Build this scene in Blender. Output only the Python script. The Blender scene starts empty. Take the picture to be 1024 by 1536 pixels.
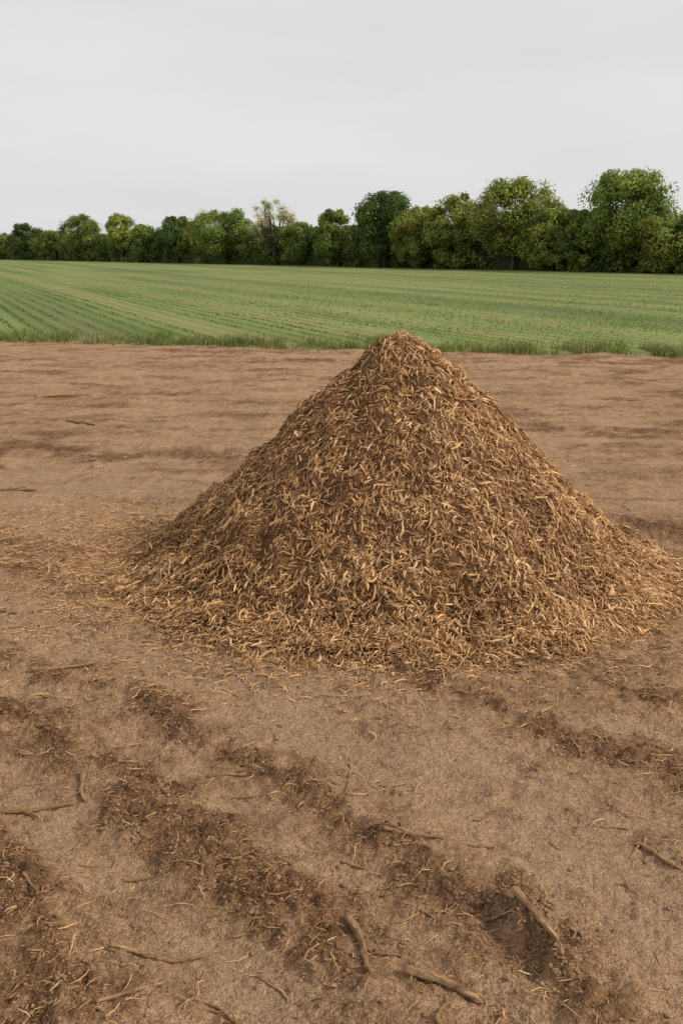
import bpy, math, numpy as np
from mathutils import Vector, Matrix
R = np.random.default_rng(7)
sc = bpy.context.scene

# ------------------------------------------------------------ noise helpers
def _h(ix, iy, seed):
    n = (ix.astype(np.int64)*374761393 + iy.astype(np.int64)*668265263 + seed*1274126177) & 0xffffffff
    n = ((n ^ (n >> 13)) * 1274126177) & 0xffffffff
    n = n ^ (n >> 16)
    return (n & 0xffffff)/float(0xffffff)
def perlin(x, y, seed=0):
    x = np.asarray(x, float); y = np.asarray(y, float)
    ix = np.floor(x); iy = np.floor(y); fx = x-ix; fy = y-iy
    u = fx*fx*fx*(fx*(fx*6-15)+10); v = fy*fy*fy*(fy*(fy*6-15)+10)
    def g(dx, dy):
        a = _h(ix+dx, iy+dy, seed)*2*np.pi
        return np.cos(a)*(fx-dx)+np.sin(a)*(fy-dy)
    a = g(0,0)*(1-u)+g(1,0)*u; b = g(0,1)*(1-u)+g(1,1)*u
    return (a*(1-v)+b*v)*1.5
def fbm(x, y, oct=4, seed=0, gain=.5):
    s = 0; a = 1; t = 0
    for i in range(oct):
        s = s + a*perlin(x*2**i, y*2**i, seed+i*17); t += a; a *= gain
    return s/t*1.6
def lumps(x, y, seed=0):
    ix = np.floor(x); iy = np.floor(y); best = np.zeros_like(x)
    for dx in (-1,0,1):
        for dy in (-1,0,1):
            cx = ix+dx; cy = iy+dy
            px = cx+.15+.7*_h(cx,cy,seed); py = cy+.15+.7*_h(cx,cy,seed+5); r = .25+.5*_h(cx,cy,seed+9)**1.5
            d2 = (x-px)**2+(y-py)**2; best = np.maximum(best, np.sqrt(np.maximum(0, r*r-d2)))
    return best
def sstep(a, b, x):
    t = np.clip((x-a)/(b-a), 0, 1); return t*t*(3-2*t)

# ------------------------------------------------------------ terrain functions
PC = (0.345, 5.75)                       # pile centre
_xs = np.array([-8,-4,-2.6,-1.72,-.865,-.08,.507,1.2,3,8])
_ys = np.array([5.6,5.25,5.02,4.74,4.3,3.51,2.83,1.98,-.4,-7])
_fx = np.linspace(-8, 8, 800); _fy = np.interp(_fx, _xs, _ys)
_k = np.ones(31)/31; _fy = np.convolve(np.pad(_fy, 15, mode='edge'), _k, 'valid')
_fs = np.gradient(_fy, _fx)
def qcoord(x, y):
    Y = np.interp(x, _fx, _fy); s = np.interp(x, _fx, _fs)
    return (y-Y)/np.sqrt(1+s*s) + .085*fbm(x*1.3, y*1.3, 3, 91) + .022*fbm(x*5, y*5, 2, 92), (x - y*.9)
def pale_mask(x, y):
    q, a = qcoord(x, y); g = lambda c, w: np.exp(-((q-c)/w)**2); near = 1-sstep(4.9, 6.4, y)
    m = near*(1.0*g(.08,.21) + .85*g(-1.08,.16) + .4*g(-.53,.09) + .45*g(.98,.14) + .55*g(.4,.12))
    m = m + (1-near)*(.7*np.exp(-((y-7.6-.3*x)/1.1)**2)*(x<2) + .6*sstep(.0,.5,fbm(x*.4+9, y*1.6+.25*x, 4, 33, .6)))
    m = m*(.5+.65*sstep(-.5,.4,fbm(x*2.2,y*2.2,4,37,.6)))
    return np.clip(m, 0, 1)
def loose_mask(x, y):
    q, a = qcoord(x, y)
    g = lambda c, w: np.exp(-((q-c)/w)**2)
    m = .66*g(-.30,.12) + .68*g(-.80,.20) + .70*g(-1.5,.26) + .68*g(.70,.14) + .4*g(1.25,.14) + .12
    m = m*(.30+1.1*sstep(-.4,.4, fbm(a*1.6, q*3.2, 5, 5, .65)))
    m = m + .45*sstep(.0,.5, fbm(a*2.6, q*5, 5, 11, .65))
    m = m*(1-.8*g(0.06,.19))*(1-.6*g(-1.08,.12))
    m = m + .30*fbm(x*8, y*8, 5, 93, .75)*np.clip(m*4,0,1)
    far = sstep(4.7, 6.2, y)
    f = .75*sstep(-.05,.45, fbm(x*.8+3, y*1.5+.12*x, 5, 23, .68))*(.4+.9*sstep(-.3,.3,fbm(x*.3,y*.4,2,24))) + .6*sstep(.05,.5, fbm(x*.6, y*3.8+.5*x, 5, 29, .65)) + .30*fbm(x*4, y*6, 4, 94, .75)
    m = m*(1-far) + f*far
    return np.clip(m, 0, 1)
def gh(x, y, loose=None):
    x = np.asarray(x, float); y = np.asarray(y, float)
    if loose is None: loose = loose_mask(x, y)
    q, a = qcoord(x, y)
    near = 1-sstep(4.7, 6.2, y)
    g = lambda c, w: np.exp(-((q-c)/w)**2)
    h = .03*fbm(x*.5, y*.5, 3, 41)
    h = h + near*(-.030*g(0.07,.21) - .014*g(-.55,.12) - .026*g(-1.08,.15) + (.014*g(-.28,.08) + .013*g(-.8,.15) + .014*g(.7,.12) + .014*g(-1.5,.15))*(.5+sstep(-.3,.3,fbm(a*1.5,q,2,49))) - .016*g(1.0,.12))
    h = h + near*.012*fbm(a*.9, q*15, 4, 47)*(1-.7*loose)
    tread = np.sin((q*.8+a)*2*np.pi/.055)*g(.0,.07)+np.sin((q*.8-a)*2*np.pi/.055)*g(.16,.06)
    h = h + near*.0030*tread*sstep(-.3,.3,fbm(a*1.2,q*2,2,48))
    h = h + (1-near)*(.03*fbm(x*.45, y*2.6+.4*x, 4, 53) + .018*fbm(x*.5, y*6+1.5*x, 3, 54))
    rough = fbm(x*9, y*9, 5, 61, .65)
    h = h + loose*.034*rough + (1-loose)*.011*rough + .012*fbm(x*3.2,y*3.2,3,71)
    lump = np.zeros_like(h); k = (y < 9) & (y > 1) & (np.abs(x) < 5)
    if k.any():
        xx = x[k]+.012*perlin(x[k]*60,y[k]*60,2); yy = y[k]+.012*perlin(x[k]*60,y[k]*60,4)
        lump[k] = .022*lumps(xx*20,yy*20,3)*loose[k]**1.4 + .013*lumps(xx*46,yy*46,7)*(.16+loose[k])
    h = h + lump
    u = (x-.51)*.93+(y-2.335)*.36; al = (x-.51)*(-.36)+(y-2.335)*.93      # broken rut edge, right foreground
    d0 = np.abs(u + .02*perlin(al*14, x*0, 3) + .014*rough)
    h = h + (.055+.025*rough)*np.exp(-(d0/.032)**2)*np.exp(-(al/.15)**4) - .018*np.exp(-((u+.08)/.045)**2)*np.exp(-(al/.2)**4)
    return h*(1-sstep(17, 30, y))

# ------------------------------------------------------------ mesh helpers
def mesh_obj(name, verts, faces, mats, col=None, attrs=None, smooth=True):
    me = bpy.data.meshes.new(name)
    verts = np.asarray(verts, np.float32); faces = np.asarray(faces, np.int32)
    n, k = faces.shape
    me.vertices.add(len(verts)); me.vertices.foreach_set('co', verts.ravel())
    me.loops.add(n*k); me.loops.foreach_set('vertex_index', faces.ravel())
    me.polygons.add(n); me.polygons.foreach_set('loop_start', np.arange(0, n*k, k, dtype=np.int32))
    me.polygons.foreach_set('use_smooth', np.full(n, smooth))
    for m in mats: me.materials.append(m)
    if col is not None:
        a = me.color_attributes.new('Col', 'FLOAT_COLOR', 'POINT')
        c = np.ones((len(verts), 4), np.float32); c[:, :3] = col; a.data.foreach_set('color', c.ravel())
    for kx, v in (attrs or {}).items():
        a = me.attributes.new(kx, 'FLOAT', 'POINT'); a.data.foreach_set('value', np.asarray(v, np.float32))
    me.update(calc_edges=True)
    ob = bpy.data.objects.new(name, me); sc.collection.objects.link(ob)
    return ob
def norm(v): return v/np.maximum(np.linalg.norm(v, axis=-1, keepdims=True), 1e-9)
def axis(lo, d0, d1, hi, step, g0, g1):
    mid = list(np.arange(d0, d1, step)); a = []; s = step; p = d0
    while p > lo: s *= 1+g0; p -= s; a.append(p)
    b = []; s = step; p = mid[-1]
    while p < hi: s *= 1+g1; p += s; b.append(p)
    return np.array(a[::-1]+mid+b)
def grid_faces(nx, ny):
    i = np.arange(nx*ny).reshape(ny, nx)
    return np.stack([i[:-1,:-1], i[:-1,1:], i[1:,1:], i[1:,:-1]], -1).reshape(-1, 4)

# ------------------------------------------------------------ material helpers
class NT:
    def __init__(s, name):
        s.m = bpy.data.materials.new(name); s.m.use_nodes = True; s.t = s.m.node_tree
        s.b = s.t.nodes['Principled BSDF']; s.out = s.t.nodes['Material Output']
        s.b.inputs['Roughness'].default_value = .9; s.b.inputs['Specular IOR Level'].default_value = .2
    def n(s, typ, **kw):
        nd = s.t.nodes.new(typ)
        for k, v in kw.items():
            if k == 'inp':
                for kk, vv in v.items():
                    if isinstance(vv, bpy.types.NodeSocket): s.t.links.new(vv, nd.inputs[kk])
                    else: nd.inputs[kk].default_value = vv
            else: setattr(nd, k, v)
        return nd
    def link(s, a, b): s.t.links.new(a, b)
    def math(s, op, a, b=0, c=None, clamp=False):
        nd = s.n('ShaderNodeMath', operation=op, use_clamp=clamp)
        for i, v in enumerate([a, b] + ([c] if c is not None else [])):
            if isinstance(v, bpy.types.NodeSocket): s.link(v, nd.inputs[i])
            else: nd.inputs[i].default_value = v
        return nd.outputs[0]
    def pos(s): return s.n('ShaderNodeNewGeometry').outputs['Position']
    def map(s, v, scale=(1,1,1), rot=(0,0,0)):
        return s.n('ShaderNodeMapping', inp={'Vector': v, 'Scale': scale, 'Rotation': rot}).outputs[0]
    def noise(s, v, sc_, det=4, rough=.55, dist=0):
        return s.n('ShaderNodeTexNoise', inp={'Vector': v, 'Scale': sc_, 'Detail': det, 'Roughness': rough, 'Distortion': dist}).outputs['Fac']
    def st(s, f, lo=.35, hi=.65):
        return s.n('ShaderNodeMapRange', inp={'Value': f, 'From Min': lo, 'From Max': hi}).outputs[0]
    def ramp(s, f, stops):
        r = s.n('ShaderNodeValToRGB'); s.link(f, r.inputs[0]); e = r.color_ramp.elements
        while len(e) < len(stops): e.new(.5)
        for i, (p, c) in enumerate(stops):
            e[i].position = p; e[i].color = (*c, 1)
        return r.outputs[0]
    def mix(s, f, a, b, mode='MIX'):
        nd = s.n('ShaderNodeMix', data_type='RGBA', blend_type=mode)
        for i, v in ((0, f), (6, a), (7, b)):
            if isinstance(v, bpy.types.NodeSocket): s.link(v, nd.inputs[i])
            else: nd.inputs[i].default_value = v if i == 0 else (*v, 1)
        return nd.outputs[2]
    def attr(s, name, out='Fac'): return s.n('ShaderNodeAttribute', attribute_name=name).outputs[out]
    def bump(s, h, strength=.5, dist=.01, prev=None):
        b = s.n('ShaderNodeBump', inp={'Height': h, 'Strength': strength, 'Distance': dist})
        if prev: s.link(prev, b.inputs['Normal'])
        return b.outputs[0]

def soil_material(name, clod=False):
    m = NT(name); p = m.pos()
    big = m.st(m.noise(p, 1.1, 3, .6)); mid = m.noise(p, 9, 5, .7); fine = m.noise(p, 55, 4, .75, .3); grit = m.noise(p, 170, 2, .75)
    ms = m.st(mid); fs = m.st(fine); gs = m.st(grit, .36, .64)
    l = m.attr('loose') if not clod else m.math('ADD', .34, 0)
    f = m.math('MULTIPLY_ADD', l, .52, .10)
    f = m.math('ADD', f, m.math('MULTIPLY_ADD', ms, .42, -.21)); f = m.math('ADD', f, m.math('MULTIPLY_ADD', fs, .34, -.17))
    f = m.math('ADD', f, m.math('MULTIPLY_ADD', big, .18, -.09))
    if not clod:
        far = m.noise(m.map(p, (.35,2.2,1), (0,0,.1)), 2.2, 5, .7)
        f = m.math('ADD', f, m.math('MULTIPLY_ADD', m.st(far), .3, -.14))
        pl = m.attr('pale'); f = m.math('SUBTRACT', f, m.math('MULTIPLY', pl, .20))
    f = m.math('ADD', f, 0, clamp=True)
    c = m.ramp(f, [(0, (.52,.33,.195)), (.3, (.385,.225,.125)), (.6, (.245,.130,.066)), (1, (.105,.050,.024))])
    if not clod: c = m.mix(m.math('MULTIPLY', pl, .5), c, m.mix(fs, (.50,.335,.215), (.34,.225,.14)))
    c = m.mix(m.math('MULTIPLY', m.st(m.noise(p, 2.3, 2, .5)), .25), c, (.33,.205,.125))
    c = m.mix(.45, c, m.ramp(gs, [(0,(.15,.15,.15)),(1,(.82,.82,.82))]), 'OVERLAY')
    if not clod:
        fk = None
        for rot, scl in ((.8,110.),(2.3,90.)):
            fv = m.n('ShaderNodeTexVoronoi', inp={'Vector': m.map(p, (1,.22,1), (0,0,rot)), 'Scale': scl}).outputs['Distance']
            k_ = m.math('MULTIPLY', m.math('LESS_THAN', fv, .14), m.math('GREATER_THAN', m.noise(p, 11+rot, 2), .52))
            fk = k_ if fk is None else m.math('MAXIMUM', fk, k_)
        c = m.mix(m.math('MULTIPLY', fk, .45), c, (.54,.35,.20))
    m.link(c, m.b.inputs['Base Color'])
    if clod: h = m.math('MULTIPLY_ADD', fine, .02, m.math('MULTIPLY', grit, .008))
    else:
        vor = m.n('ShaderNodeTexVoronoi', inp={'Vector': m.n('ShaderNodeVectorMath', operation='ADD', inp={0: p, 1: m.map(m.n('ShaderNodeTexNoise', inp={'Vector': p, 'Scale': 40.0}).outputs['Color'], (.02,.02,.02))}).outputs[0], 'Scale': 85.0}).outputs['Distance']
        crumb = m.math('MULTIPLY', m.math('SUBTRACT', .6, vor), m.math('MULTIPLY_ADD', l, .9, .2))
        h = m.math('MULTIPLY_ADD', mid, .065, m.math('MULTIPLY_ADD', fine, .026, m.math('MULTIPLY_ADD', crumb, .016, m.math('MULTIPLY', grit, .0055))))
    m.link(m.bump(h, 1.0, 1.0), m.b.inputs['Normal']); m.b.inputs['Roughness'].default_value = .95; m.b.inputs['Specular IOR Level'].default_value = .12
    return m.m
soil = soil_material('soil'); clodm = soil_material('soil_clod', True)

def fibre_material(name):
    m = NT(name); p = m.pos(); c = m.attr('Col', 'Color')
    f = m.noise(p, 80, 3, .6); c = m.mix(.5, c, m.ramp(f, [(.3,(.3,.3,.3)),(.7,(.7,.7,.7))]), 'OVERLAY')
    m.link(c, m.b.inputs['Base Color'])
    m.b.inputs['Roughness'].default_value = .75; m.b.inputs['Specular IOR Level'].default_value = .2
    return m.m
fibre = fibre_material('wood_fibre')
def leaf_material(name, trans=.3):
    m = NT(name); c = m.attr('Col', 'Color'); m.link(c, m.b.inputs['Base Color']); m.b.inputs['Roughness'].default_value = .65
    t = m.n('ShaderNodeBsdfTranslucent'); m.link(c, t.inputs['Color'])
    x = m.n('ShaderNodeMixShader', inp={0: trans}); m.link(m.b.outputs[0], x.inputs[1]); m.link(t.outputs[0], x.inputs[2])
    m.link(x.outputs[0], m.out.inputs['Surface']); return m.m
leafm = leaf_material('foliage', .35); grassm = leaf_material('grass_blade', .4)
bm_ = NT('bark'); bp = bm_.pos(); bm_.link(bm_.ramp(bm_.noise(bp, 6, 4), [(.3,(.05,.04,.03)),(.7,(.13,.105,.08))]), bm_.b.inputs['Base Color']); bark = bm_.m
sm_ = NT('dry_wood'); to = sm_.n('ShaderNodeTexCoord').outputs['Object']
sc1 = sm_.noise(sm_.map(to, (1,14,14)), 9, 5, .65, .4)
oi = sm_.n('ShaderNodeObjectInfo').outputs['Random']
cc = sm_.ramp(sc1, [(.32,(.10,.052,.026)),(.5,(.34,.205,.105)),(.66,(.58,.39,.22))])
cc = sm_.mix(sm_.math('MULTIPLY', oi, .6), cc, (.20,.11,.055))
sm_.link(cc, sm_.b.inputs['Base Color']); sm_.link(sm_.bump(sc1, 1.0, .008), sm_.b.inputs['Normal']); drywood = sm_.m

# ------------------------------------------------------------ ground
ax = axis(-900, -1.7, 1.9, 900, .008, .033, .033); ay = axis(-40, 1.85, 4.7, 1500, .008, .15, .0155)
X, Y = np.meshgrid(ax, ay); x = X.ravel(); y = Y.ravel()
L = loose_mask(x, y); z = gh(x, y, L)
mesh_obj('ground', np.stack([x, y, z], 1), grid_faces(len(ax), len(ay)), [soil], attrs={'loose': L, 'pale': pale_mask(x, y)})

# ------------------------------------------------------------ crop field
def edge_y(x): return 19.03-.24*x + .3*fbm(x*.5, x*0+3, 4, 77, .6)
RD = np.array([-.378,.926]); RP = np.array([.926,.378]); ROW = .45
fm = NT('crop_field'); p = fm.pos()
pd = fm.n('ShaderNodeVectorMath', operation='DOT_PRODUCT'); fm.link(p, pd.inputs[0]); pd.inputs[1].default_value = (RP[0], RP[1], 0)
wob = fm.math('MULTIPLY_ADD', fm.noise(p, .35, 2), .15, pd.outputs['Value'])
st = fm.math('SINE', fm.math('MULTIPLY', wob, 2*math.pi/ROW))
st2 = fm.math('SINE', fm.math('MULTIPLY', wob, 2*math.pi/2.7))
st3 = fm.math('POWER', fm.math('MULTIPLY_ADD', fm.math('SINE', fm.math('MULTIPLY', wob, 2*math.pi/14)), .5, .5), 12)
rr = fm.map(p, (1,1,1), (0,0,-math.radians(22.2)))
streak = fm.noise(fm.map(rr, (1,.05,1)), .55, 5, .6)
patch = fm.noise(p, .05, 4, .6)
g = fm.ramp(fm.math('ADD', fm.math('MULTIPLY', streak, .6), fm.math('MULTIPLY', patch, .4)), [(.40,(.10,.155,.032)),(.5,(.150,.205,.05)),(.60,(.21,.26,.075))])
soilc = fm.mix(fm.noise(p, 3, 4), (.36,.28,.14), (.20,.19,.08))
f = fm.math('MULTIPLY_ADD', st, -.40, .20); f = fm.math('MULTIPLY_ADD', st2, .32, f)
f = fm.math('ADD', f, fm.math('MULTIPLY_ADD', fm.noise(p, 2.5, 4, .7), .7, -.35), clamp=True)
c = fm.mix(f, g, soilc); c = fm.mix(fm.math('MULTIPLY', st3, .5), c, (.07,.11,.028))
fm.link(c, fm.b.inputs['Base Color']); fm.link(fm.bump(fm.noise(p, 14, 3, .7), .8, .05), fm.b.inputs['Normal'])
fx_ = axis(-900, -20, 20, 900, .25, .08, .08); fb = axis(-.01, 0, 30, 1450, .12, .5, .03); fb = fb[fb >= 0]
FX, FB = np.meshgrid(fx_, fb); x = FX.ravel(); b = FB.ravel(); y = edge_y(np.clip(x,-60,60))*(np.abs(x)<=60) + (19.03-.24*x)*(np.abs(x)>60) + b
z = .035*sstep(0,.3,b) -.02*(b<.01) + .02*fbm(x*.3,y*.3,3,88)
mesh_obj('crop_field', np.stack([x, y, z], 1), grid_faces(len(fx_), len(fb)), [fm.m])

def blades(px, py, pz, h, w, lean, col, name, taper=.15):
    n = len(px); a = R.uniform(0, 2*np.pi, n); b = R.uniform(0, 2*np.pi, n)
    s = np.stack([np.cos(a), np.sin(a), 0*a], 1)*w[:, None]*.5; d = np.stack([np.cos(b), np.sin(b), 0*b], 1)*(lean*h)[:, None]
    base = np.stack([px, py, pz], 1); up = np.array([0,0,1.])
    m = base + d*.3 + up*(h*.6)[:, None]; t = base + d + up*h[:, None]
    V = np.stack([base-s, base+s, m-s*.8, m+s*.8, t-s*taper, t+s*taper], 1).reshape(-1, 3)
    i = np.arange(n)[:, None]*6; F = np.concatenate([i+[0,1,3,2], i+[2,3,5,4]], 0)
    return mesh_obj(name, V, F, [grassm], col=np.repeat(col, 6, 0), smooth=False)
rows = (np.arange(-55, 165)+.09)*ROW; PX = []; PY = []
for r0 in rows:
    t = np.arange(5, 62, .07); t = t + R.uniform(-.04,.04,len(t)); off = R.normal(0, .03, len(t))
    xx = RP[0]*(r0+off)+RD[0]*t; yy = RP[1]*(r0+off)+RD[1]*t
    b = yy-edge_y(xx); tram = np.abs(((r0+1)/14) % 1-.5) < .03
    thin = .75+.35*np.sin(r0*2*np.pi/2.7+2.5)
    k = (b > .5) & (np.abs(xx) < 5+.42*yy) & (R.random(len(t)) < thin*np.clip(.95-b/34, .1, 1)*(.5+.8*np.clip(fbm(xx*.5,yy*.5,2,44)+.4,0,1)))
    if not tram: PX.append(xx[k]); PY.append(yy[k])
PX = np.concatenate(PX); PY = np.concatenate(PY)
PX = np.repeat(PX, 3)+R.normal(0,.02,len(PX)*3); PY = np.repeat(PY, 3)+R.normal(0,.02,len(PY)*3); n = len(PX)
sk = fbm((PX*RP[0]+PY*RP[1])*.9, (PX*RD[0]+PY*RD[1])*.05, 3, 98)
t = np.clip(.5+.45*fbm(PX*.3, PY*.3, 3, 99)+.5*sk+R.normal(0,.15,n), 0, 1)[:, None]
col = (1-t)*np.array([.10,.16,.032])+t*np.array([.22,.29,.08])
blades(PX, PY, np.full(n,.03), R.uniform(.03,.065,n), R.uniform(.012,.022,n), R.uniform(.1,.9,n), col, 'crop_seedlings')
n = 115000; px = R.uniform(-17, 17, n); o = np.abs(R.normal(0, 1, n))*.6*(1+.6*fbm(px*.7, px*0, 2, 12))+R.uniform(-.25,.25,n)-.5*(R.random(n)<.06)*R.random(n)
py = edge_y(px)+o; cl = fbm(px*2.0, py*1.4, 4, 31, .65)
k = (R.random(n) < .30+1.0*cl); px, py, cl, o = px[k], py[k], cl[k], o[k]; n = len(px)
h = (.07+.19*np.clip(cl+.15,0,1.3))*R.uniform(.4,1.3,n)
t = R.random(n)[:, None]; dry = (R.random(n) < .14+.35*sstep(.0,.5,fbm(px*.35,py*0+5,2,55))*(px<1))[:, None]
col = (1-t)*np.array([.105,.155,.034])+t*np.array([.23,.29,.08]); col = np.where(dry, np.array([.46,.36,.18]), col)
blades(px, py, gh(px,py), h, R.uniform(.008,.016,n), R.uniform(.1,1.1,n), col, 'verge_grass')

# ------------------------------------------------------------ strands
def strands(P, T, N, Ln, W, Th, curl, K=6):
    n = len(P); T = norm(T); B = norm(np.cross(N, T)); N = norm(np.cross(T, B))
    s = np.linspace(-.5, .5, K)[None, :, None]; c1 = (R.normal(0, 1, n)*curl)[:, None, None]; c2 = (np.abs(R.normal(0, .6, n))*curl)[:, None, None]
    c3 = (R.normal(0, .5, n)*curl)[:, None, None]; ph = R.uniform(0, 6.28, n)[:, None, None]; l = Ln[:, None, None]
    kink = R.normal(0,.04,(n,K,1))*np.minimum(1,curl*2)[:,None,None]
    C = P[:, None] + T[:, None]*s*l + B[:, None]*l*(c1*(s*s-.08) + c3*np.sin(6.28*s+ph)*.3+kink) - N[:, None]*l*c2*(s*s-.1)
    tw = R.uniform(0, 3.14, n)[:, None, None] + R.normal(0, .9, n)[:, None, None]*s
    U = B[:, None]*np.cos(tw)+N[:, None]*np.sin(tw); Vv = -B[:, None]*np.sin(tw)+N[:, None]*np.cos(tw)
    skew = R.normal(0,.45,(n,1,1)); tp = np.clip((1-.6*np.abs(2*s)**3)*(1+skew*s)*(1+R.normal(0,.2,(n,K,1))), .12, 1.6); w = W[:, None, None]*.5*tp; th = Th[:, None, None]*.5*tp
    V = np.stack([C+U*w, C+Vv*th, C-U*w, C-Vv*th], 2).reshape(-1, 3)
    base = (np.arange(n)*K*4)[:, None, None]; k = np.arange(K-1)[None, :, None]*4; j = np.arange(4)[None, None, :]
    j2 = (j+1) % 4; F = np.stack([base+k+j, base+k+j2, base+k+4+j2, base+k+4+j], -1).reshape(-1, 4)
    return V, F
def palette(t):
    return np.stack([np.interp(t, [0,.3,.65,1], c) for c in ([.13,.35,.60,.84],[.062,.188,.365,.56],[.025,.080,.175,.31])], 1)

# ------------------------------------------------------------ mulch pile
def ph(x, y):
    dx = x-PC[0]; dy = y-PC[1]; r = np.hypot(dx, dy); a = np.arctan2(dy, dx)
    rr = r*(1.03+.05*perlin(np.cos(a)*1.3+5, np.sin(a)*1.3, 8)+.03*perlin(np.cos(a)*4, np.sin(a)*4+9, 9)) + .09*np.clip(dx/np.maximum(r,.01),0,1)*sstep(.8,1.6,r)
    h = np.interp(rr, [0,.09,.17,.27,.5,.78,1.1,1.38,1.55,1.72,1.9], [1.345,1.325,1.265,1.175,.965,.70,.41,.18,.065,-.01,-.12])
    k = 1-sstep(1.3,1.8,rr)
    return h + k*(.05*fbm(x*3, y*3, 3, 14)*sstep(0,.3,rr) + .055*fbm(x*7, y*7, 4, 15, .6)*sstep(.05,.5,rr)) 
nr, na = 150, 360
rr_ = np.linspace(0.0, 1.9, nr); aa = np.linspace(0, 2*np.pi, na, endpoint=False)
RR, AA = np.meshgrid(rr_, aa, indexing='ij'); cx = PC[0]+(RR*np.cos(AA)).ravel(); cy = PC[1]+(RR*np.sin(AA)).ravel()
cz = ph(cx, cy) + gh(cx, cy) - .05*sstep(1.2,1.5,RR.ravel())
i = np.arange(nr*na).reshape(nr, na); CF = np.stack([i[:-1], np.roll(i[:-1],-1,1), np.roll(i[1:],-1,1), i[1:]], -1).reshape(-1, 4)
CV = np.stack([cx, cy, cz], 1); Cc = np.tile(np.array([.15,.075,.034]), (len(CV), 1))
n = 96000
rr0 = np.sqrt(R.random(n))*1.68; a0 = R.uniform(0, 2*np.pi, n)
kk = (np.sin(a0) < .3) | (R.random(n) < .35); kk &= R.random(n) < 1-.75*sstep(1.42,1.68,rr0); rr0, a0 = rr0[kk], a0[kk]; n = len(rr0)
px = PC[0]+rr0*np.cos(a0); py = PC[1]+rr0*np.sin(a0); e = .03
pz = ph(px, py); gx = (ph(px+e,py)-ph(px-e,py))/(2*e); gy = (ph(px,py+e)-ph(px,py-e))/(2*e)
N = norm(np.stack([-gx, -gy, np.ones(n)], 1)); rad = np.stack([np.cos(a0), np.sin(a0), 0*a0], 1)
D = norm(rad - N*np.sum(rad*N, 1, keepdims=True)); S = np.cross(N, D)
spread = np.where(R.random(n) < .6, R.normal(0, .6, n), R.uniform(-1.57, 1.57, n))
T = D*np.cos(spread)[:, None]+S*np.sin(spread)[:, None]+N*R.normal(0, .26, n)[:, None]
cat = R.random(n); big = cat < .10; tiny = cat > .55
Ln = np.where(big, R.uniform(.055,.11,n), np.where(tiny, R.uniform(.010,.034,n), R.uniform(.022,.070,n))); W = np.where(big, R.uniform(.008,.015,n), np.where(tiny, R.uniform(.003,.009,n), R.uniform(.003,.011,n)))
lift = R.uniform(-.016,.018,n)+np.where(tiny,.003,0)
P = np.stack([px, py, np.maximum(pz,.0)+gh(px,py)+.004], 1)+N*lift[:, None]
V1, F1 = strands(P, T, N, Ln, W, W*R.uniform(.3,.8,n), np.where(tiny,.15,R.uniform(.02,.7,n)), K=5)
pat = fbm(px*2.2+7, (py+pz)*2.2, 4, 18)
t = np.clip(R.beta(1.25,1.9,n)+.22*pat+.07*(rad[:,0])+.08*sstep(1.25,1.6,rr0)+7*lift, 0, 1); Cs = np.repeat(palette(t)*R.uniform(.85,1.15,(n,1)), 20, 0)  # sun side lightened, sunk strands darkened: light and crevice shade painted into colour
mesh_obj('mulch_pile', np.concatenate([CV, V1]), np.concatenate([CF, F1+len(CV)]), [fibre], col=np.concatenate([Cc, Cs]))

# ------------------------------------------------------------ litter
PXs, PYs, LL, WW, TT = [], [], [], [], []
def add(x, y, l, w, t): PXs.append(x); PYs.append(y); LL.append(l); WW.append(w); TT.append(t)
n = 21000; a0 = R.uniform(0, 2*np.pi, n); left = np.clip(-np.cos(a0), 0, 1); right = np.clip(np.cos(a0), 0, 1)
sp = .13+.20*left*(np.sin(a0) > -.6)+.06*R.random(n); rr0 = 1.46-.08*right+R.exponential(1, n)*sp*(1-.5*right); k = (np.sin(a0) < .6); rr0, a0 = rr0[k], a0[k]; n = len(a0)
add(PC[0]+rr0*np.cos(a0), PC[1]+rr0*np.sin(a0), .012+R.random(n)**1.6*.08, R.uniform(.002,.008,n), np.clip(R.beta(2.0,1.7,n),0,1))
n = 1700; add(R.normal(-1.75,.6,n), R.normal(6.2,.5,n), R.uniform(.03,.11,n), R.uniform(.003,.007,n), R.beta(2.4,1.5,n))
n = 200000; x = R.uniform(-2.2,2.5,n); y = 1.8+4.6*R.random(n)**1.4; lm = loose_mask(x,y); cl2 = sstep(-.2,.6,fbm(x*2.5,y*2.5,3,3)); k = R.random(n) < .025+.36*lm**1.4*(.15+cl2); x, y = x[k], y[k]; n = len(x)
add(x, y, .008+R.exponential(.016,n), R.uniform(.0009,.003,n), R.beta(1.5,1.5,n))
n = 3400; x = R.uniform(-1.9,2.2,n); y = 1.9+3.4*R.random(n)**1.2; lm = loose_mask(x,y); k = R.random(n) < .18+.8*lm; x, y = x[k], y[k]; n = len(x)
add(x, y, R.uniform(.03,.10,n), R.uniform(.0018,.0055,n), R.beta(1.8,1.6,n))
n = 10000; x = R.uniform(-6,6,n); y = R.uniform(4.5,17,n); lm = loose_mask(x,y); k = R.random(n) < .08+.6*lm**2; x, y = x[k], y[k]; n = len(x)
add(x, y, R.uniform(.03,.12,n), R.uniform(.003,.008,n), R.beta(1.7,1.7,n))
x = np.concatenate(PXs); y = np.concatenate(PYs); Ln = np.concatenate(LL); W = np.concatenate(WW); t = np.concatenate(TT); n = len(x)
a = R.uniform(0, 2*np.pi, n); T = np.stack([np.cos(a), np.sin(a), R.normal(0,.14,n)], 1); N = np.tile([0,0,1.], (n,1))+R.normal(0,.15,(n,3))
g0 = gh(x,y); P = np.stack([x, y, np.maximum(g0+W*.5+.002, np.where(np.hypot(x-PC[0],y-PC[1]) < 1.85, ph(x,y)+g0+.006, -9))], 1)
V1, F1 = strands(P, T, N, Ln, W, W*R.uniform(.4,.9,n), R.uniform(.1,1.0,n), K=5)
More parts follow.
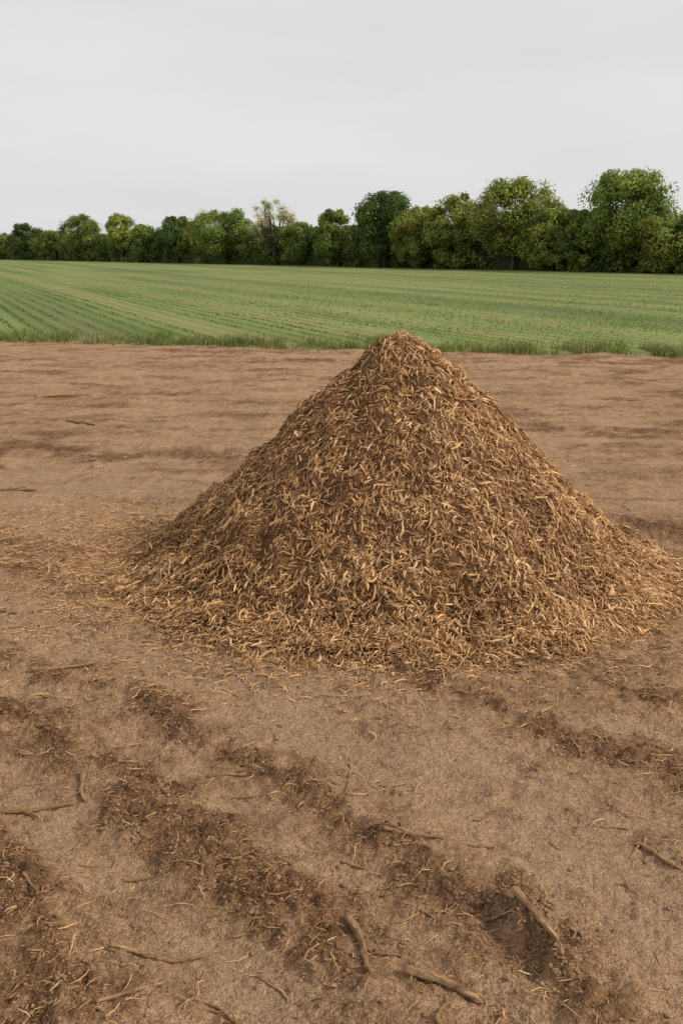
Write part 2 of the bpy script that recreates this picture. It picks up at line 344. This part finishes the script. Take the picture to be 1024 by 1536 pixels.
mesh_obj('wood_shred_litter', V1, F1, [fibre], col=np.repeat(palette(t*.92), 20, 0))

# ------------------------------------------------------------ soil clods (angular crumbs)
import bmesh
b_ = bmesh.new(); bmesh.ops.create_icosphere(b_, subdivisions=1, radius=1); b_.verts.ensure_lookup_table()
iv = np.array([v.co[:] for v in b_.verts]); itf = np.array([[v.index for v in f.verts] for f in b_.faces]); b_.free()
n = 190000; x = R.uniform(-2.2,2.5,n); y = 1.8+4.6*R.random(n)**1.5; lm = loose_mask(x,y); k = R.random(n) < .025+.32*lm**1.6; x, y = x[k], y[k]; n = len(x)
s = (.0014+.008*R.random(n)**4)
m_ = 900; al = R.uniform(-.18,.18,m_); off = R.normal(0,.06,m_); x = np.concatenate([x, .51+(-.36)*al+.93*off]); y = np.concatenate([y, 2.335+.93*al+.36*off]); s = np.concatenate([s, .002+.007*R.random(m_)**3]); n = len(x)
vr = np.random.default_rng(3); var = [iv*vr.uniform(.55,1.25,(len(iv),1)) for i in range(16)]
VV = np.stack(var)[R.integers(0,16,n)]*s[:, None, None]*np.stack([R.uniform(.7,1.6,n), R.uniform(.7,1.3,n), R.uniform(.5,.9,n)], 1)[:, None]
a = R.uniform(0,6.28,n); ca, sa = np.cos(a)[:, None], np.sin(a)[:, None]
VX = VV[..., 0]*ca-VV[..., 1]*sa+x[:, None]; VY = VV[..., 0]*sa+VV[..., 1]*ca+y[:, None]; VZ = VV[..., 2]+(gh(x,y)+s*.2)[:, None]
mesh_obj('soil_clods', np.stack([VX, VY, VZ], -1).reshape(-1,3), (itf[None]+(np.arange(n)*len(iv))[:, None, None]).reshape(-1,3), [clodm])

# ------------------------------------------------------------ tubes / sticks
def tube(pts, rad, sides=8, seed=0):
    pts = np.asarray(pts, float); rad = np.asarray(rad, float); T = norm(np.gradient(pts, axis=0)); up = np.array([0,0,1.]) if abs(T[0,2]) < .9 else np.array([1.,0,0])
    V = []
    for i in range(len(pts)):
        B = norm(np.cross(up, T[i])); Nn = np.cross(T[i], B)
        for j in range(sides):
            a = 2*np.pi*j/sides; rj = rad[i]*(1+.2*math.sin(j*2.4+i*.5+seed)*(sides > 5))
            V.append(pts[i]+B*math.cos(a)*rj+Nn*math.sin(a)*rj)
    V.append(pts[0]); V.append(pts[-1]); F = []
    for i in range(len(pts)-1):
        for j in range(sides): F.append([i*sides+j, i*sides+(j+1)%sides, (i+1)*sides+(j+1)%sides, (i+1)*sides+j])
    e0, e1 = len(V)-2, len(V)-1; l = (len(pts)-1)*sides
    for j in range(0, sides): F.append([e0, (j+1)%sides, j, j]); F.append([e1, l+j, l+(j+1)%sides, l+(j+1)%sides])
    return np.array(V), F
def build(name, parts, mats):
    me = bpy.data.meshes.new(name); V = []; F = []; o = 0
    for v, f in parts:
        V += [tuple(p) for p in v]; F += [tuple(dict.fromkeys(int(q)+o for q in ff)) for ff in f]; o += len(v)
    me.from_pydata(V, [], F); [me.materials.append(m) for m in mats]
    for p_ in me.polygons: p_.use_smooth = True
    ob = bpy.data.objects.new(name, me); sc.collection.objects.link(ob); return ob
def stick(p0, p1, r, bend=.1, forks=(), seed=1):
    rs = np.random.default_rng(seed); p0 = np.array(p0); p1 = np.array(p1); Lg = np.linalg.norm(p1-p0); d = (p1-p0)/Lg
    parts = []
    def path(a, b, r0, r1, bd, lift):
        L_ = np.linalg.norm(b-a); dd = (b-a)/L_; ss = np.array([-dd[1], dd[0]]); K = 18; u = np.linspace(0,1,K); b1 = rs.uniform(-1,1); b2 = rs.uniform(-1,1)
        xy = a+np.outer(u, b-a)+np.outer(L_*bd*(b1*np.sin(np.pi*u)+.4*b2*np.sin(2*np.pi*u)+.1*rs.normal(0,1,K)), ss)
        rad = np.interp(u,[0,1],[r0,r1])*(1+.16*rs.normal(0,1,K)); rad[0] *= .7; rad[-1] *= .35
        g_ = gh(xy[:,0], xy[:,1]); lin = np.polyval(np.polyfit(u, g_, 2), u); off = np.percentile(g_-lin, 75)
        return np.column_stack([xy, lin+off+r0*.55+lift*u*L_]), rad
    pt, rd = path(p0, p1, r, r*.6, bend, 0.0); c0 = pt[0].copy()
    parts.append(tube(pt, rd, 8, seed))
    for (u, ang, ll, rf) in forks:
        a = pt[int(u*17)][:2]; ca, sa = math.cos(ang), math.sin(ang); v = np.array([d[0]*ca-d[1]*sa, d[0]*sa+d[1]*ca])*ll
        q_, r_ = path(a, a+v, r*rf, r*rf*.5, bend, .1); parts.append(tube(q_, r_, 7, seed+3))
    ob = build('stick', parts, [drywood])
    M = Matrix.Translation(Vector(c0)) @ Matrix.Rotation(math.atan2(d[1], d[0]), 4, 'Z'); ob.data.transform(M.inverted()); ob.matrix_world = M
S = [((-1.2,2.96),(-.905,3.06),.013,.06,[(.45,-.9,.09,.6),(.8,.5,.12,.5)]), ((-.93,3.24),(-.875,3.06),.013,.08,[]),
 ((.012,2.43),(.075,2.17),.014,.08,[(.4,.3,.06,.5)]), ((.165,2.205),(.35,2.095),.018,.05,[]), ((-.615,2.28),(-.46,2.262),.009,.08,[(.3,.2,.1,.5)]),
 ((-.49,2.255),(-.365,2.29),.008,.1,[]), ((.13,2.815),(.33,2.825),.009,.05,[(.5,3.0,.16,.5)]), ((.93,2.80),(1.02,2.64),.010,.12,[(.2,2.4,.07,.6)]),
 ((-.48,3.235),(-.337,3.225),.010,.1,[(.5,.4,.08,.5)]), ((-1.37,4.08),(-1.11,4.27),.012,.06,[(.3,.2,.1,.5)]), ((-3.87,12.6),(-3.25,13.0),.030,.08,[(.5,.3,.3,.6)]),
 ((-2.97,10.75),(-2.58,10.4),.026,.08,[]), ((-2.65,7.5),(-2.34,7.48),.016,.08,[(.4,.35,.12,.6)]), ((-.2,2.72),(-.15,2.63),.009,.06,[]),
 ((-.60,2.055),(-.445,2.145),.008,.05,[]), ((-.65,3.17),(-.565,3.04),.009,.12,[(.6,1.2,.05,.6)]), ((.86,3.44),(.872,3.30),.008,.08,[]),
 ((.23,2.0),(.266,2.10),.008,.1,[]), ((-1.8,4.95),(-1.69,4.92),.010,.05,[]), ((.08,2.30),(.16,2.27),.006,.08,[]), ((-.93,2.57),(-.86,2.46),.007,.1,[]),
 ((-.82,2.37),(-.74,2.38),.007,.05,[]), ((-.66,2.63),(-.56,2.63),.006,.05,[]), ((.40,2.80),(.50,2.83),.005,.08,[]),
 ((.26,2.44),(.33,2.5),.005,.1,[(.4,.5,.05,.7)]), ((-.30,2.36),(-.22,2.40),.005,.1,[(.5,.6,.05,.7)]), ((.475,2.44),(.565,2.24),.015,.04,[])]
rs0 = np.random.default_rng(5)
for i in range(60):
    xx = rs0.uniform(-1.5,1.6); yy = 2.05+2.2*rs0.random()**1.3; an = rs0.uniform(0,6.28); l_ = rs0.uniform(.05,.13)
    if abs(xx) < .42*yy+.1: S.append(((xx,yy),(xx+l_*math.cos(an),yy+l_*math.sin(an)),rs0.uniform(.003,.0065),.12,[(.5,.6,.04,.7)] if i%3==0 else []))
for i, (a, b, r, bd, fk) in enumerate(S): stick(a, b, r*.82, bd, fk, i+11)

# ------------------------------------------------------------ foliage
def leaves(C, Rd, per, size, colr, flat=.85):
    nC = len(C); n = nC*per; ci = np.repeat(np.arange(nC), per); d = norm(R.normal(0,1,(n,3))); inner = R.random(n) < .15
    rad = Rd[ci]*np.where(inner, R.uniform(.1,.6,n), R.uniform(.72,1.12,n))
    lob = 1+.35*perlin(d[:,0]*2.2+ci*3.1, d[:,1]*2.2+d[:,2]*2, 4); P = C[ci]+d*(rad*lob)[:, None]*np.array([1,1,flat])
    Nn = norm(d*1.2+R.normal(0,.45,(n,3))+np.array([0,0,.4])); Tt = norm(np.cross(Nn, R.normal(0,1,(n,3)))); B = np.cross(Nn, Tt); s = (size*R.uniform(.5,1.3,n)*np.where(inner,2,1))[:, None]
    V = np.stack([P-Tt*s*.5, P+B*s*.4, P+Tt*s*.5, P-B*s*.4], 1)
    k = P[:, 2] > .03; V = V[k]; ci = ci[k]; n = len(V)
    col = np.repeat(colr[ci]*(R.uniform(.75,1.3,n)[:, None]), 4, 0)
    return V.reshape(-1,3), np.arange(n*4).reshape(-1,4), col
def tree(cx, cy, H, Wd, colr, bottom=.25, dens=1.0, ncl=60, limbs=12, name='broadleaf_tree', leafs=.22, seed=0):
    rs = np.random.default_rng(seed+100); a = rs.uniform(0,6.28,ncl); u = rs.uniform(-1,1,ncl); rr = .45+.5*rs.random(ncl)**.6
    ctr = H*(bottom+1)/2; hz = H*(1-bottom)/2
    lobe = 1+.2*np.sin(a*2+seed)+.12*np.sin(a*3+seed*2)+.1*np.sin(u*3+seed)
    w = Wd/2*.86; prof = np.sqrt(1-u*u)**.8
    C = np.stack([rr*prof*np.cos(a)*w*lobe, rr*prof*np.sin(a)*w*lobe, ctr+u*(.45+.55*rr)*hz*.95], 1)
    Rd = (Wd*.5)*rs.uniform(.14,.32,ncl); Rd = np.minimum(Rd, np.maximum(H-C[:,2]+.1,.35))
    cv = colr*rs.uniform(.72,1.3,ncl)[:, None]; cv[:,0] *= rs.uniform(.85,1.15,ncl)
    V, F, col = leaves(C, Rd, int(170*dens), leafs, cv)
    tv = []; tf = []; o = 0
    fork = np.array([rs.normal(0,.1), rs.normal(0,.1), H*max(.22, bottom*.9)])
    segs = [(np.array([[0,0,-.2],[.02,0,fork[2]*.5],fork]), [H*.034,H*.028,H*.024])]
    for q in rs.permutation(ncl)[:limbs]:
        e = C[q]; mid = np.array([fork[0]*.35+e[0]*.65, fork[1]*.35+e[1]*.65, fork[2]*.45+e[2]*.5])
        segs.append((np.array([fork, (fork+mid)/2+[0,0,.1], mid, (mid+e)/2, e]), [H*.015,H*.012,H*.009,H*.006,H*.003]))
        for s_ in range(2):
            e2 = C[q]+np.clip(rs.normal(0,1,3),-1.2,1.2)*Rd[q]*.5; segs.append((np.array([mid,(mid+e2)/2+rs.normal(0,.1,3),e2]), [H*.006,H*.004,H*.002]))
    for pts, rad in segs:
        v, f = tube(pts, rad, 5); tv.append(v); tf += [[q_+o for q_ in ff] for ff in f]; o += len(v)
    tv = np.concatenate(tv); tf = np.array(tf)
    AV = np.concatenate([tv, V])+np.array([cx,cy,0]); AC = np.concatenate([np.tile([.1,.08,.06],(len(tv),1)), col]); F = F+len(tv)
    me = bpy.data.meshes.new(name)
    me.from_pydata(AV.tolist(), [], [tuple(dict.fromkeys(q)) for q in tf.tolist()]+F.tolist()); me.materials.append(bark); me.materials.append(leafm)
    me.polygons.foreach_set('material_index', np.r_[np.zeros(len(tf)), np.ones(len(F))].astype(np.int32)); ca_ = me.color_attributes.new('Col','FLOAT_COLOR','POINT'); cc_ = np.ones((len(AV),4),np.float32); cc_[:,:3] = AC; ca_.data.foreach_set('color', cc_.ravel()); me.update()
    ob = bpy.data.objects.new(name, me); sc.collection.objects.link(ob); return ob
G = lambda r,g,b: np.array([r,g,b])
mid = G(.19,.25,.052); dark = G(.10,.155,.038); lime = G(.28,.325,.068); olive = G(.235,.262,.058); pale = G(.46,.45,.25)
def HL(s): return 28-104*s, 82+142*s
TL = [ (.99,6,7,dark,.2,1,{}),(.84,6.9,6.5,dark,.25,1,{}),(.76,5.6,5,mid,.2,1,{}),(.689,8.0,7.4,mid,.3,.7,{}),(.597,7.6,6.4,lime,.25,1,{}),(.549,5.7,4.8,mid,.15,1,{}),
 (.489,6.6,6.4,dark,.2,1.2,{}),(.41,7.3,8.6,mid,.15,1.1,{}),(.34,8.0,5.6,pale,.3,.5,{'leafs':.14,'limbs':30}),(.31,5.2,4.6,mid,.1,1,{}),(.269,6.3,5.8,mid,.15,1,{}),
 (.215,7.9,8.2,dark,.15,1.4,{'ncl':80}),(.183,6.2,6.8,olive,.02,1.2,{}),(.149,7.2,6.8,olive,.02,1.2,{'ncl':70}),(.107,8.25,8,olive*1.05,.2,1.0,{'limbs':24,'ncl':76}),
 (.079,5.4,5.5,lime*.9,.0,1.2,{}),(.058,5.2,5.5,mid,.0,1.2,{}),(.036,8.2,8.8,mid*1.08,.25,1.0,{'limbs':24,'ncl':84}),(.010,4.9,6.5,olive,.0,1.2,{}),(-.05,6.5,7,mid,.1,1,{}),(1.12,7,7,mid,.2,1,{})]
for i, (s_, H, Wd, c_, bt, dn, kw) in enumerate(TL):
    x_, y_ = HL(s_); k = dict(ncl=60, limbs=12); k.update(kw); tree(x_-1.0, y_-1.5, H, Wd, c_, bt, dn*1.6, seed=i, **k)
n = 3200; s_ = R.uniform(-.12,1.2,n); hx, hy = HL(s_); hf = lambda s: 4.7+1.1*fbm(s*30, s*0, 3, 6)+.2*s
hh = hf(s_); dd = R.uniform(-1,1,n)*2.3; zz = R.random(n)**.75*hh; rdh = R.uniform(.45,1.1,n); zz = np.maximum(np.minimum(zz, hh-rdh*.8-.2*np.abs(dd)), .2)
nx, ny = -.807, -.59
C = np.stack([hx+nx*dd, hy+ny*dd, zz], 1)
mt = np.clip(.5+.9*fbm(s_*38+2, dd*.1, 3, 16), 0, 1)[:, None]; cv = ((1-mt)*dark+mt*olive)*R.uniform(.7,1.3,n)[:, None]
V, F, col = leaves(C, rdh, 85, .29, cv)
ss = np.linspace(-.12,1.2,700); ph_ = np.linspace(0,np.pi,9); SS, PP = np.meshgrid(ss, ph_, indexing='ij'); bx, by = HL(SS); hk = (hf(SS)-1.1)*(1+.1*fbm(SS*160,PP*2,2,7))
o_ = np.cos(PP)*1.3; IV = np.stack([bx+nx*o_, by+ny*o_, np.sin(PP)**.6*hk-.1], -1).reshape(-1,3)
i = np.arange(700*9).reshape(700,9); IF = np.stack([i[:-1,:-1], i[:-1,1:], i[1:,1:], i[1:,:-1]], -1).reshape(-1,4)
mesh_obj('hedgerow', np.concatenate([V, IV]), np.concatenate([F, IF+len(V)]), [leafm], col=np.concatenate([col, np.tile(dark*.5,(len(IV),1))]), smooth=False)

# ------------------------------------------------------------ sky and light
w = bpy.data.worlds.new('World'); sc.world = w; w.use_nodes = True; nt = w.node_tree; bg = nt.nodes['Background']
sky = nt.nodes.new('ShaderNodeTexSky'); sky.sky_type = 'NISHITA'; sky.sun_disc = False; EL, AZ = 38, 108
sky.sun_elevation = math.radians(EL); sky.sun_rotation = math.radians(AZ); sky.dust_density = 3
tc = nt.nodes.new('ShaderNodeTexCoord'); mp = nt.nodes.new('ShaderNodeMapping'); mp.inputs['Scale'].default_value = (1,1,5); nt.links.new(tc.outputs['Generated'], mp.inputs[0])
mp.inputs['Rotation'].default_value = (0,.12,0)
nz = nt.nodes.new('ShaderNodeTexNoise'); nz.inputs['Scale'].default_value = 1.6; nz.inputs['Detail'].default_value = 5; nz.inputs['Roughness'].default_value = .5; nt.links.new(mp.outputs[0], nz.inputs['Vector'])
rp = nt.nodes.new('ShaderNodeValToRGB'); rp.color_ramp.elements[0].position = .3; rp.color_ramp.elements[0].color = (.68,.675,.68,1); rp.color_ramp.elements[1].position = .7; rp.color_ramp.elements[1].color = (.79,.785,.79,1); nt.links.new(nz.outputs['Fac'], rp.inputs[0])
ml = nt.nodes.new('ShaderNodeMix'); ml.data_type = 'RGBA'; ml.blend_type = 'MULTIPLY'; ml.inputs[0].default_value = 1; nt.links.new(rp.outputs[0], ml.inputs[6]); ml.inputs[7].default_value = (10,10,10,1)
mx = nt.nodes.new('ShaderNodeMix'); mx.data_type = 'RGBA'; mx.inputs[0].default_value = .97; nt.links.new(sky.outputs[0], mx.inputs[6]); nt.links.new(ml.outputs[2], mx.inputs[7])
nt.links.new(mx.outputs[2], bg.inputs[0]); bg.inputs[1].default_value = .1
sl = bpy.data.lights.new('sun', 'SUN'); sl.energy = 2.9; sl.angle = math.radians(9); sl.color = (1,.90,.75); so = bpy.data.objects.new('sun', sl); sc.collection.objects.link(so)
d = Vector((math.sin(math.radians(AZ))*math.cos(math.radians(EL)), math.cos(math.radians(AZ))*math.cos(math.radians(EL)), math.sin(math.radians(EL))))
so.rotation_euler = d.to_track_quat('Z','Y').to_euler(); so.location = (20,0,30)
# ------------------------------------------------------------ camera
cd = bpy.data.cameras.new('camera'); cam = bpy.data.objects.new('camera', cd); sc.collection.objects.link(cam); sc.camera = cam
cd.sensor_fit = 'VERTICAL'; cd.sensor_height = 36; cd.lens = 35.16; cd.clip_start = .05; cd.clip_end = 5000
cam.location = (0,0,1.8); cam.rotation_euler = (math.radians(90-14.65),0,0)
sc.view_settings.view_transform = 'Standard'; sc.view_settings.look = 'None'; sc.view_settings.exposure = 0
